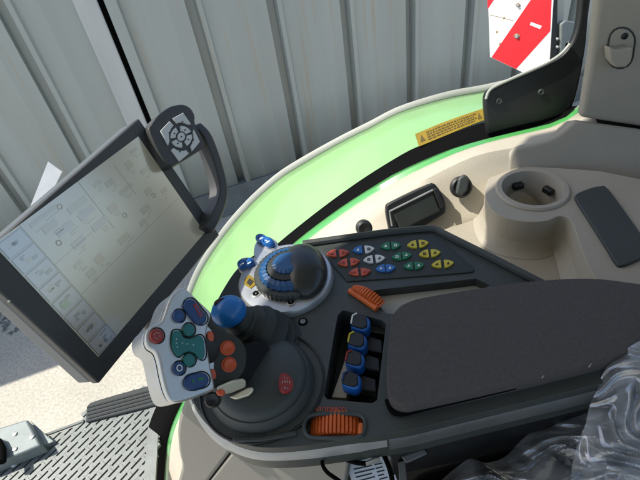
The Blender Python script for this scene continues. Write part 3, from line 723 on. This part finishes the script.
b.m('dark').prism(PD.pts([(246.5, 282.5), (249.5, 278), (253.5, 281), (250, 285.5)], .0018), PD.n * -.0005); b.build('warning_label', 'yellow', dial)
for (x, y) in ((256, 294), (291, 302.5)):
    b = MB(); b.m('steel').lathe(Z(x, y, ZA + .0112), UP, [(.0062, -.003), (.0062, .0010), (.0048, .0013)], 18); b.m('void').lathe(Z(x, y, ZA + .0112), UP, [(.0046, .0011), (.0046, .0016), (.0, .0012)], 6); b.build('screw', 'steel', dial)

# ---- cross lever with blue ball
bt = Z(262, 340, ZA); kb = D(229, 311.5, .575)
pth = spline([bt - UP * .004, bt + UP * .012 + (kb - bt) * .12, bt.lerp(kb, .6), kb], 8)
cl = MB(); rs = []
for i, p in enumerate(pth):
    t = i / (len(pth) - 1); rs.append(.036 * (1 - t) ** 1.3 + .0125 + (.0018 if i % 3 == 0 else 0))
cl.tube(pth, rs, 24); lever = cl.build('cross_lever', 'deck2', arm, ang=20)
vd = (EYE - kb).normalized(); sx = vd.cross(UP).normalized() * -1; sy = vd.cross(sx)
b = MB(); b.sphere(kb, sx * .0205, sy * .0190, vd * .019, 32); kn = b.build('ball_knob', 'ballblue', lever)
b = MB(); b.lathe(kb + (bt - kb).normalized() * .017, (bt - kb), [(.0135, -.003), (.0145, 0), (.0135, .004), (.0, .004)], 24); b.build('collar', 'pale', lever)
b = MB(); kp = Plane(kb + vd * .0185, vd)
b.sphere(kb + (D(219.5, 301.5, .575) - kb) * .93 + vd * .0095, sx * .0075, sy * .0042, vd * .002, 16); b.build('symbol', 'black', kn)

# ---- multifunction joystick
CB = Z(262, 383, ZA)
bo = MB(); bo.lathe(CB, UP, [(.062, -.002), (.061, .006), (.056, .013), (.0545, .013), (.053, .018), (.048, .0225), (.036, .0265), (.026, .0285), (.0, .029)], 56); boot = bo.build('joystick_boot', 'deck', arm)
JN = V((.673, -.363, .648)).normalized(); J0 = D(185, 345, .5); PJ = Plane(J0, JN)
hd = sm2([(176.5, 290.5), (181, 287.5), (187, 289), (199, 300.5), (210.5, 311.5), (211.5, 316), (208.5, 325), (206.5, 337), (208.5, 352), (212, 372), (215, 386), (212.5, 391), (200, 396), (186, 401), (176, 402.5), (170.5, 400), (166, 391), (162, 376), (159, 361), (155.5, 352), (149, 347.5), (146, 340), (146.5, 332), (152, 325.5), (160.5, 322), (164.5, 314), (168, 303), (171.5, 296)], 3)
jb = MB(); jb.prism(PJ.pts(hd), JN * -.009); joy = jb.build('joystick', 'silver', arm, bevel=.0025, seg=4)
ctrJ = PJ.at(184, 346)
def grow(P, c, k, off): return [c + (p - c) * k + off for p in P]
hp = PJ.pts(hd)
b = MB(); b.prism(grow(hp, ctrJ, .985, JN * -.0098), JN * -.032); b.build('head_shell', 'silver2', joy, bevel=.005, seg=4)
b = MB(); b.prism(grow(hp, ctrJ, .972, JN * -.0085), JN * -.003); b.build('seam', 'void', joy)
# grip
gpth = spline([ctrJ - JN * .026, D(212, 352, .545), D(236, 364, .575), CB + UP * .03], 8)
b = MB(); b.tube(gpth, [.030 - .006 * math.sin(PI * i / (len(gpth) - 1)) for i in range(len(gpth))], 24); b.build('grip', 'black', joy)
PG = Plane(D(225, 356, .520), V((.35, -.55, .75)))
b = MB(); b.prism(PG.pts(sm2([(206, 320), (214, 326), (224, 331), (237, 337), (245, 347), (246.5, 362), (242, 374), (232, 382), (216, 388), (206, 388), (203, 355)], 3)), PG.n * -.03); b.build('thumb_rest', 'deck2', joy, bevel=.008, seg=5)
PS = Plane(ctrJ - JN * .0125, JN)
for (x, y) in ((227.5, 348), (229, 364.5)):
    b = MB(); b.lathe(PG.at(x, y), PG.n, [(.0078, -.002), (.0078, .0006), (.0060, .0008), (.0058, .0030), (.005, .0036), (.0038, .0028), (.0, .0024)], 28); b.build('button', 'orangeb', joy)
PR = Plane(D(210, 352, .517), V((.62, -.5, .6)))
b = MB(); b.prism(PR.pts([(204, 322), (212.5, 330), (216.5, 348), (217, 384), (212, 391), (202, 380)]), PR.n * -.012); b.build('grip_collar', 'silver2', joy, bevel=.002)
for (x, y) in ((211, 336.5), (213.3, 374.5)):
    b = MB(); b.prism(PR.pts(ell(x, y, 3.4, 5.6, -5), .0028), PR.n * -.003); b.build('button', 'orangeb', joy, bevel=.001)
# head buttons
def jbtn(pts_, mk, h=.0042, bev=.0016, mark=None):
    b = MB(); b.prism(PJ.pts(pts_, h), JN * -(h + .001)); o = b.build('button', mk, joy, bevel=bev, seg=3)
    b2 = MB(); c = V((sum(p[0] for p in pts_) / len(pts_), sum(p[1] for p in pts_) / len(pts_), 0))
    b2.tube([PJ.at(c.x + (x - c.x) * 1.08, c.y + (y - c.y) * 1.08, .0003) for x, y in pts_ + pts_[:1]], .0007, 6); b2.build('button_seat', 'dark', joy)
    return o
def jmark(parent, pl, mk, h=.0046):
    b = MB()
    for P in pl: b.prism(PJ.pts(P, h), JN * -.0006)
    b.build('symbol', mk, parent)
o = jbtn(ell(157.3, 335.6, 6.8, 7.4, -20), 'redb'); jmark(o, [ell(157.3 + a, 335.6 + c, .6, n=8) for a, c in ((-3, -1), (-1, -3), (1.5, -2.5), (2.6, .5), (0, 3), (-2, 2))], 'pale')
o = jbtn(ell(179.5, 315.7, 5.6, 6.4, -20), 'navy'); jmark(o, [[(177.5, 316.5), (181.5, 314.5), (181.8, 315.3), (177.8, 317.4)]], 'kblue')
o = jbtn(pill(195.6, 311.5, 29, 13.5, 51), 'navy')
jmark(o, [[(193, 305), (196.2, 303), (203.5, 315), (200.2, 317.5)]], 'redb'); jmark(o, [[(195.5, 306), (196, 305.6), (201.8, 315), (201.3, 315.4)]], 'kblue', .0052)
jbtn(ell(189.4, 329.6, 5.8, 6.6, -20), 'teal'); jbtn(ell(189.8, 359.8, 6.0, 6.6, -10), 'teal')
bow = sm2([(173, 333), (177, 330.5), (181, 331.5), (184, 337), (190, 338.6), (196, 336), (200, 335.2), (203.5, 338.5), (205, 347), (205, 355.5), (202.5, 359), (198.5, 358), (195, 353.5), (189, 351.5), (183, 354), (179.5, 356.5), (175.5, 353), (172.2, 345)], 3)
o = jbtn(bow, 'teal', .0036)
jmark(o, [ell(176.5 + a, 343 + c, .55, n=8) for a, c in ((0, -4), (0, 0), (1, 4), (6, 0), (11, 1), (17, 2))], 'mark', .0040)
o = jbtn(ell(179.6, 368, 5.9, 6.8, -10), 'navy'); b = MB(); b.tube([PJ.at(x, y, .0045) for x, y in ell(179.6, 368, 2.6, 3, n=16) + ell(179.6, 368, 2.6, 3, n=16)[:1]], .0005, 6); b.build('symbol', 'mark', o)
o = jbtn(pill(197, 381, 25, 15.5, -14), 'navy'); jmark(o, [[(192, 380), (194, 379.4), (194.3, 382.5), (192.4, 383)], [(198, 378.5), (203.5, 377), (204, 379.5), (198.6, 381)]], 'kgreen')
# polished side lever and its orange end
b = MB(); b.prism([D(x, y, r) for x, y, r in ((216, 387, .50), (232, 380, .515), (243, 378, .525), (246, 381, .525), (246, 387, .525), (231, 393, .515), (219, 395, .50))], (ray(230, 386) * .012)); b.build('side_lever', 'chrome', joy, bevel=.004)
b = MB(); b.prism([D(x, y, r) for x, y, r in ((229, 397, .535), (247, 388, .535), (253, 387, .535), (254, 391, .535), (249, 396, .535), (236, 400, .535))], (ray(240, 393) * .010)); b.build('side_lever', 'chrome', joy, bevel=.004)
b = MB(); b.prism([D(x, y, .498) for x, y in ((215, 391), (222, 388.5), (226, 392), (224, 396), (218, 396))], (ray(220, 392) * .008)); b.build('lever_end', 'orangeb', joy, bevel=.002)
b = MB(); b.lathe(D(212, 400, .515), V((.1, -.5, .8)), [(.0078, -.012), (.0078, 0), (.006, .002), (.0045, .001), (.0, -.001)], 20); b.build('pivot_knob', 'black', joy)
# lower collar around the boot
b = MB(); b.tube([CB + V((math.cos(a), math.sin(a), 0)) * .072 + UP * .001 for a in [math.radians(t) for t in range(0, 361, 5)]], .0016, 6); b.build('boot_groove', 'black', arm)
b = MB(); b.prism(zs([(232, 437), (262, 436), (296, 430), (297, 434), (262, 441), (233, 442)], ZA + .004), DN * .006); b.build('front_lip', 'deck', arm, bevel=.0015)
# red emblem on the boot
PE = Plane(CB + V((.041, .002, .0262)), V((.36, .02, .93)))
ec = (286, 381.5)
b = MB(); em = sm2([(286 + (a - 286) * 1.2, 382 + (c - 382) * 1.15) for a, c in [(281.5, 375), (286, 374.5), (290, 378), (292, 382.5), (291.5, 388), (287, 391), (282, 389.5), (280, 383)]], 2)
b.m('redb').prism(PE.pts(em, .0022), PE.n * -.003)
for (x, y, w, h_) in ((282.5, 382, .9, 2), (285, 381.5, .8, 2.2), (287.3, 381.5, .8, 2), (289.7, 382, .8, 2.1), (285, 387.7, 2.2, .9), (287.7, 388, .8, .9), (284.5, 377.3, 1, .8), (287, 378.2, .8, .7)):
    b.m('pale').prism(PE.pts([(x - w / 2, y - h_ / 2), (x + w / 2, y - h_ / 2), (x + w / 2, y + h_ / 2), (x - w / 2, y + h_ / 2)], .0027), PE.n * -.0005)
b.build('emblem', 'redb', boot)

# ================================================================== TOUCHSCREEN
import itertools
def rect(c):
    q = [V(((x - 320) / F, (y - 240) / F, 1)) for x, y in c]
    m = Matrix((-q[1], q[2], -q[3])).transposed(); s_ = m.inverted() @ (-q[0])
    return [c2w(p) for p in (q[0], q[1] * s_[0], q[2] * s_[1], q[3] * s_[2])]
RS = [EYE + p * .64 for p in rect([(137, 137), (203, 233), (97, 357), (-10, 242)])]
MNn = (RS[1] - RS[0]).cross(RS[3] - RS[0]).normalized()
if MNn.dot(EYE - RS[0]) < 0: MNn = -MNn
PM = Plane(RS[0], MNn)
term = thing('touchscreen_terminal', PM.at(98, 385) - UP * .02, 'large black framed touchscreen terminal tilted at left', 'touchscreen')
outl = [(138, 118.5), (219, 235), (98, 384), (-30.4, 265)]
O4 = PM.pts(outl); Dq = [PM.at(*c) for c in ((137, 137), (203.5, 233), (97, 357), (-8, 245))]
b = MB(); b.prism([p + MNn * .002 for p in O4], MNn * -.012); b.build('bezel', 'housing', term, bevel=.0025)
b = MB(); b.prism(grow(O4, sum(O4, V()) / 4, .992, MNn * -.0105), MNn * -.026); b.build('housing', 'housing_side', term, bevel=.004)
sc_ = MB()
def sp(u, v):   # u along top edge from left (0) to right (1); v down
    a = Dq[3].lerp(Dq[0], u); c = Dq[2].lerp(Dq[1], u); return a.lerp(c, v)
def srect(mk, u0, v0, u1, v1, h): sc_.m(mk).prism([sp(u0, v0) + MNn * h, sp(u1, v0) + MNn * h, sp(u1, v1) + MNn * h, sp(u0, v1) + MNn * h], MNn * -.0003)
sc_.m('scr').prism([p + MNn * .0026 for p in Dq], MNn * -.002)
H1, H2 = .0030, .0034
for (u0, v0, u1, v1) in ((.135, .0, .139, 1), (.135, .33, .40, .334), (.50, .0, .504, .42), (.139, .60, .99, .604), (.74, .05, .743, .34)): srect('scr_soft', u0, v0, u1, v1, H1)
random.seed(5)
for (u, v, w, h_, mk) in ((.20, .10, .08, .05, 'scr_soft'), (.17, .03, .16, .03, 'scr_soft'), (.24, .17, .10, .05, 'scr_lilac'), (.36, .10, .12, .05, 'scr_soft'), (.38, .18, .10, .05, 'scr_lilac'), (.40, .30, .10, .05, 'scr_lilac'), (.26, .30, .08, .05, 'scr_lilac'),
                       (.30, .48, .05, .06, 'scr_orange'), (.54, .27, .06, .06, 'scr_orange'), (.20, .42, .05, .03, 'scr_soft'), (.62, .12, .06, .05, 'scr_soft'), (.66, .24, .10, .035, 'scr_soft'), (.80, .10, .05, .06, 'scr_soft'), (.86, .22, .07, .04, 'scr_soft'),
                       (.80, .36, .05, .05, 'scr_soft'), (.70, .45, .07, .05, 'scr_soft'), (.90, .45, .05, .04, 'scr_soft'), (.22, .52, .05, .05, 'scr_soft'), (.47, .50, .08, .05, 'scr_soft'), (.56, .08, .05, .03, 'scr_soft'), (.64, .52, .05, .04, 'scr_soft'), (.88, .05, .06, .03, 'scr_soft')):
    srect(mk, u, v, u + w, v + h_, H1)
    for k in range(2):
        uu = u + random.uniform(.0, w * .6); vv = v + h_ + .015 + .02 * k; srect('scr_soft', uu, vv, uu + w * random.uniform(.3, .6), vv + .007, H1)
for (u, v) in ((.22, .24), (.34, .06), (.60, .40), (.84, .44)):
    c = sp(u, v) + MNn * .0032; ru = (sp(u + .012, v) - sp(u, v)); rv = (sp(u, v + .018) - sp(u, v))
    sc_.m('scr_soft').tube([c + ru * math.cos(a) + rv * math.sin(a) for a in [2 * PI * k / 18 for k in range(19)]], .00028, 5)
screen = sc_.build('screen', 'scr', term)
random.seed(11)
for k in range(8):
    v0 = .012 + k * .1235; v1 = v0 + .117
    sc_ = MB(); srect('scr_line', .004, v0, .132, v1, H1); srect('scr_key', .009, v0 + .006, .127, v1 - .006, H2)
    for j in range(4):
        u = random.uniform(.03, .08); v = random.uniform(v0 + .02, v1 - .05); srect('scr_line' if j < 3 else 'scr_soft', u, v, u + random.uniform(.012, .035), v + random.uniform(.008, .03), H2 + .0003)
    if k == 4: srect('scr_green', .03, v0 + .04, .07, v0 + .09, H2 + .0005)
    if k == 7: srect('scr_line', .07, v0 + .02, .118, v0 + .024, H2 + .0005); srect('scr_line', .07, v0 + .09, .118, v0 + .094, H2 + .0005)
    sc_.build('softkey', 'scr_key', screen)
b = MB(); b.prism(PM.pts(ell(9.5, 301, .9, 1.2), .0035), MNn * -.002); b.build('sensor', 'steel', term)
# keypad
PKd = Plane(PM.at(178, 138, .022), (MNn + V((0, -.12, .22))).normalized())
kb_ = sm2([(149, 130), (150.5, 125.5), (158, 115), (168, 107.5), (176, 104.8), (184, 104.5), (191, 108.5), (195, 116), (195.5, 124), (204, 141), (203, 148), (194, 154), (180, 162.5), (171, 165.5), (164.5, 161), (156, 147)], 3)
b = MB(); b.prism(PKd.pts(kb_), PKd.n * -.026); kpad = b.build('keypad', 'housing', term, bevel=.006, seg=4)
def kp_(x, y): return (145 + x / 6.857, 95 + y / 6.857)
def arcq(a0, a1, r0, r1, cx=250, cy=285):
    P = [(cx + r1 * math.cos(math.radians(a0 + (a1 - a0) * k / 8)), cy + r1 * math.sin(math.radians(a0 + (a1 - a0) * k / 8))) for k in range(9)]
    P += [(cx + r0 * math.cos(math.radians(a1 + (a0 - a1) * k / 8)), cy + r0 * math.sin(math.radians(a1 + (a0 - a1) * k / 8))) for k in range(9)]
    return [kp_(*p) for p in P]
def cornerq(pl, a0, a1):
    return [kp_(*p) for p in pl] + [kp_(250 + 84 * math.cos(math.radians(a0 + (a1 - a0) * k / 6)), 285 + 98 * math.sin(math.radians(a0 + (a1 - a0) * k / 6))) for k in range(7)]
def kbtn(P, mark=None):
    b = MB(); b.prism(PKd.pts(P, .0022), PKd.n * -.003); o = b.build('button', 'kwhite', kpad, bevel=.0006, seg=2)
    c = (sum(p[0] for p in P) / len(P), sum(p[1] for p in P) / len(P))
    b = MB(); b.prism(PKd.pts([(c[0] - 1, c[1] + .7), (c[0] + .9, c[1] + .5), (c[0] + .1, c[1] - 1)], .0027), PKd.n * -.0007); b.build('symbol', 'dark', o)
kbtn(cornerq([(190, 160), (262, 120), (318, 200)], -58, -112))
kbtn(cornerq([(335, 232), (378, 320), (325, 385)], 42, -18))
kbtn(cornerq([(302, 400), (238, 455), (180, 375)], 128, 68))
kbtn(cornerq([(160, 345), (106, 245), (170, 178)], 232, 162))
for a in (-62, 22, 118, 205): kbtn(arcq(a - 34, a + 34, 38, 74))
kbtn([kp_(*p) for p in ell(250, 285, 26, 29)])
# grab handle: strap with a rectangular section
hp_ = [(193, 126), (203, 137), (211, 156), (217, 176), (219.5, 192), (217, 206), (211, 220), (205, 231)]
hc = spline([PM.at(x, y, .006 if i in (0, 7) else .014) for i, (x, y) in enumerate(hp_)], 5)
rows = []
for i, p in enumerate(hc):
    t = (hc[min(i + 1, len(hc) - 1)] - hc[max(0, i - 1)]).normalized(); w = MNn.cross(t).normalized(); a = .0095; d = .013
    rows.append([p + w * a + MNn * d * .6, p + w * a * .4 + MNn * d, p - w * a + MNn * d * .8, p - w * a - MNn * d, p + w * a - MNn * d])
b = MB(); b.loft(rows, True, True); b.build('grab_handle', 'housing', term, bevel=.003)
# mounting arm back to the armrest
b = MB(); pm_ = [PM.at(140, 285, -.035), PM.at(158, 325, -.05), Z(190, 365, ZA - .03), Z(225, 395, ZA - .03)]; b.tube(spline(pm_, 6), .018, 14); b.build('mount_arm', 'black', term)

# ================================================================== UNDER THE ARMREST
tg = PL
b = MB(); PT = Plane(Z(370, 465, -.60), V((-.05, -.75, .66)))
b.m('paper').prism(PT.pts([(343, 452), (385, 446), (399, 486), (357, 500)]), PT.n * -.001)
for k in range(9):
    for (s0, s1) in ((.12, random.uniform(.5, .6)), (.62, random.uniform(.75, .93))):
        y = .12 + k * .085
        def tp(s_, t): 
            a = V((343, 452, 0)).lerp(V((385, 446, 0)), s_); c = V((357, 500, 0)).lerp(V((399, 486, 0)), s_); q = a.lerp(c, t); return (q.x, q.y)
        if k in (2,): continue
        b.m('dark').prism(PT.pts([tp(s0, y), tp(s1, y), tp(s1, y + .025), tp(s0, y + .025)], .0006), PT.n * -.0005)
tag(b.build('paper_tag', 'paper'), 'white printed paper tag hanging under the armrest edge', 'label')
b = MB(); b.tube([D(x, y, r) for x, y, r in [(p.x, p.y, p.z) for p in spline([V((330, 450, .60)), V((323.5, 456, .58)), V((322.5, 464, .57)), V((327, 472, .565)), V((338, 480, .565)), V((352, 490, .57))], 6)]], .0022, 8)
b.tube([D(p.x, p.y, p.z) for p in spline([V((334, 455, .60)), V((345, 459, .585)), V((356, 462.5, .58)), V((366, 463.5, .58))], 6)], .0028, 8)
tag(b.build('cable', 'void'), 'thin black cable looping below the silver armrest edge', 'cable')
mech = thing('adjuster_bracket', D(405, 475, .62), 'small dark metal adjuster bracket under the armrest beside the paper tag', 'bracket')
b = MB(); b.prism([D(x, y, .60) for x, y in ((401, 456), (424, 447.5), (428, 454), (406, 464))], ray(415, 455) * .03); b.build('plate', 'rim2', mech, bevel=.002)
b = MB(); b.prism([D(x, y, .605) for x, y in ((398, 462), (405, 460), (408, 490), (400, 490))], ray(405, 470) * .02); b.build('leg', 'rim2', mech, bevel=.001)
b = MB(); b.tube([D(p.x, p.y, p.z) for p in spline([V((382, 452, .60)), V((387, 462, .59)), V((391, 474, .585)), V((394, 490, .585))], 5)], .0028, 8); b.build('hose', 'void', mech)
b = MB(); b.prism([D(x, y, .595) for x, y in ((385, 447), (389, 447), (391, 459), (387, 462))], ray(388, 455) * .006); b.build('clip', 'steel', mech, bevel=.001)
b = MB(); b.tube([D(366, 463.5, .58), D(376, 460, .578), D(380, 459, .578)], [.0028, .0035, .003], 8); b.build('connector', 'steel', mech)

# seat side under the film
b = MB(); b.prism(zs([(400, 470), (480, 446), (560, 425), (660, 395), (780, 330), (820, 520), (420, 560)], -.60), DN * .10)
tag(b.build('driver_seat', 'void', bevel=.03, seg=5), 'black driver seat side lying under clear plastic film', 'seat')

# ---- clear plastic film
def tri(x): return abs((x % 1.0) - .5) * 2
def film(edge_, far, z0, z1, seed, n=190, m=130, amp=.012, along=.7, freq=4.6):
    rr = random.Random(seed); E = resample(spline([V((x, y, 0)) for x, y in edge_], 8), n); Fq = resample(spline([V((x, y, 0)) for x, y in far], 8), n); rows = []
    waves = []
    for k in range(6):
        a = rr.gauss(0, .5); f_ = freq * rr.uniform(.7, 1.4) * (1 + k * .35); waves.append((math.cos(a) * f_, math.sin(a) * f_ * along, rr.random(), 1.0 / (1 + k * .6)))
    for j in range(m):
        t = j / (m - 1); row = []
        for i in range(n):
            q = E[i].lerp(Fq[i], t); s_ = i / (n - 1)
            base_ = Z(q.x, q.y, z0 + (z1 - z0) * s_)
            wx = noise.noise(V((s_ * 4 + seed, t * 3, 1.7))) * .16; wy = noise.noise(V((s_ * 4, t * 3 + seed, 5.1))) * .2
            h = 0.0
            for (ax, ay, ph, w_) in waves: h += w_ * (tri((s_ + wx) * ax + (t + wy) * ay + ph) - .5)
            h += .8 * noise.noise(V((s_ * 3 + seed, t * 2, 9)))
            k = min(1, t * 4)
            row.append(base_ + V((-.15, -.35, .9)) * (amp * h * (.25 + .75 * k)) - UP * (.02 * (1 - k)))
        rows.append(row)
    return rows
def fold_uv(o, n, m):
    me = o.data; u_ = me.uv_layers.new(name='fold')
    for l in me.loops: u_.data[l.index].uv = ((l.vertex_index % n) / (n - 1), (l.vertex_index // n) / (m - 1))
pw = thing('plastic_wrap', Z(600, 470, -.60), 'crumpled clear plastic film covering the seat at the lower right', 'plastic film')
b = MB(); b.loft(film([(420, 500), (437, 478), (456, 461), (472, 451), (488, 455), (507, 449), (524, 432), (541, 419), (570, 407), (592, 399), (625, 385)], [(470, 560), (500, 550), (520, 545), (540, 540), (560, 535), (600, 530), (650, 525), (700, 510), (760, 480)], -.575, -.53, 1.3)); fold_uv(b.build('loose_sheet', 'film', pw, ang=20), 190, 130)
b = MB(); b.loft(film([(574, 500), (575, 470), (579, 444), (590, 415), (594, 396), (602, 380), (609, 360), (622, 347), (642, 331), (700, 300)], [(660, 560), (690, 520), (700, 500), (705, 480), (710, 460), (720, 440), (740, 420), (760, 400), (780, 380)], -.53, -.40, 5.1, n=240, m=170, amp=.012, along=.32, freq=6.0)); fold_uv(b.build('bunched_fold', 'film2', pw, ang=20), 240, 170)

# ================================================================== CAMERA, LIGHT, SKY
cd = bpy.data.cameras.new('camera'); cam = bpy.data.objects.new('camera', cd); COL.objects.link(cam)
cd.sensor_fit = 'HORIZONTAL'; cd.sensor_width = 36; cd.lens = 36 * F / 640; cd.clip_start = .01; cd.clip_end = 1000
r_ = c2w(V((1, 0, 0))); u_ = c2w(V((0, -1, 0))); b_ = c2w(V((0, 0, -1)))
mw = Matrix((r_, u_, b_)).transposed().to_4x4(); mw.translation = EYE; cam.matrix_world = mw
SC.camera = cam
SD = V((-.968, .25, 0)); EL = math.radians(53)
sdir = (SD * math.cos(EL) + UP * math.sin(EL)).normalized()
sl = bpy.data.lights.new('sun', 'SUN'); sl.energy = 4.3; sl.angle = math.radians(.5); sl.color = (1, .95, .86)
so_ = bpy.data.objects.new('sun', sl); COL.objects.link(so_); so_.rotation_euler = sdir.to_track_quat('Z', 'Y').to_euler(); so_.location = (3, 3, 8)
w = bpy.data.worlds.new('World'); SC.world = w; w.use_nodes = True; nt = w.node_tree
sky = nt.nodes.new('ShaderNodeTexSky'); sky.sky_type = 'NISHITA'; sky.sun_disc = False; sky.dust_density = 1.6; sky.ozone_density = .9; sky.air_density = 1.0; sky.sun_elevation = EL; sky.sun_rotation = math.atan2(SD.x, SD.y)
bg = nt.nodes['Background']; bg.inputs['Strength'].default_value = .15; nt.links.new(sky.outputs[0], bg.inputs[0])
SC.view_settings.view_transform = 'Standard'; SC.view_settings.look = 'None'; SC.view_settings.exposure = .5; SC.view_settings.gamma = 1
SC.cycles.max_bounces = 8; SC.cycles.transparent_max_bounces = 16; SC.cycles.use_denoising = True
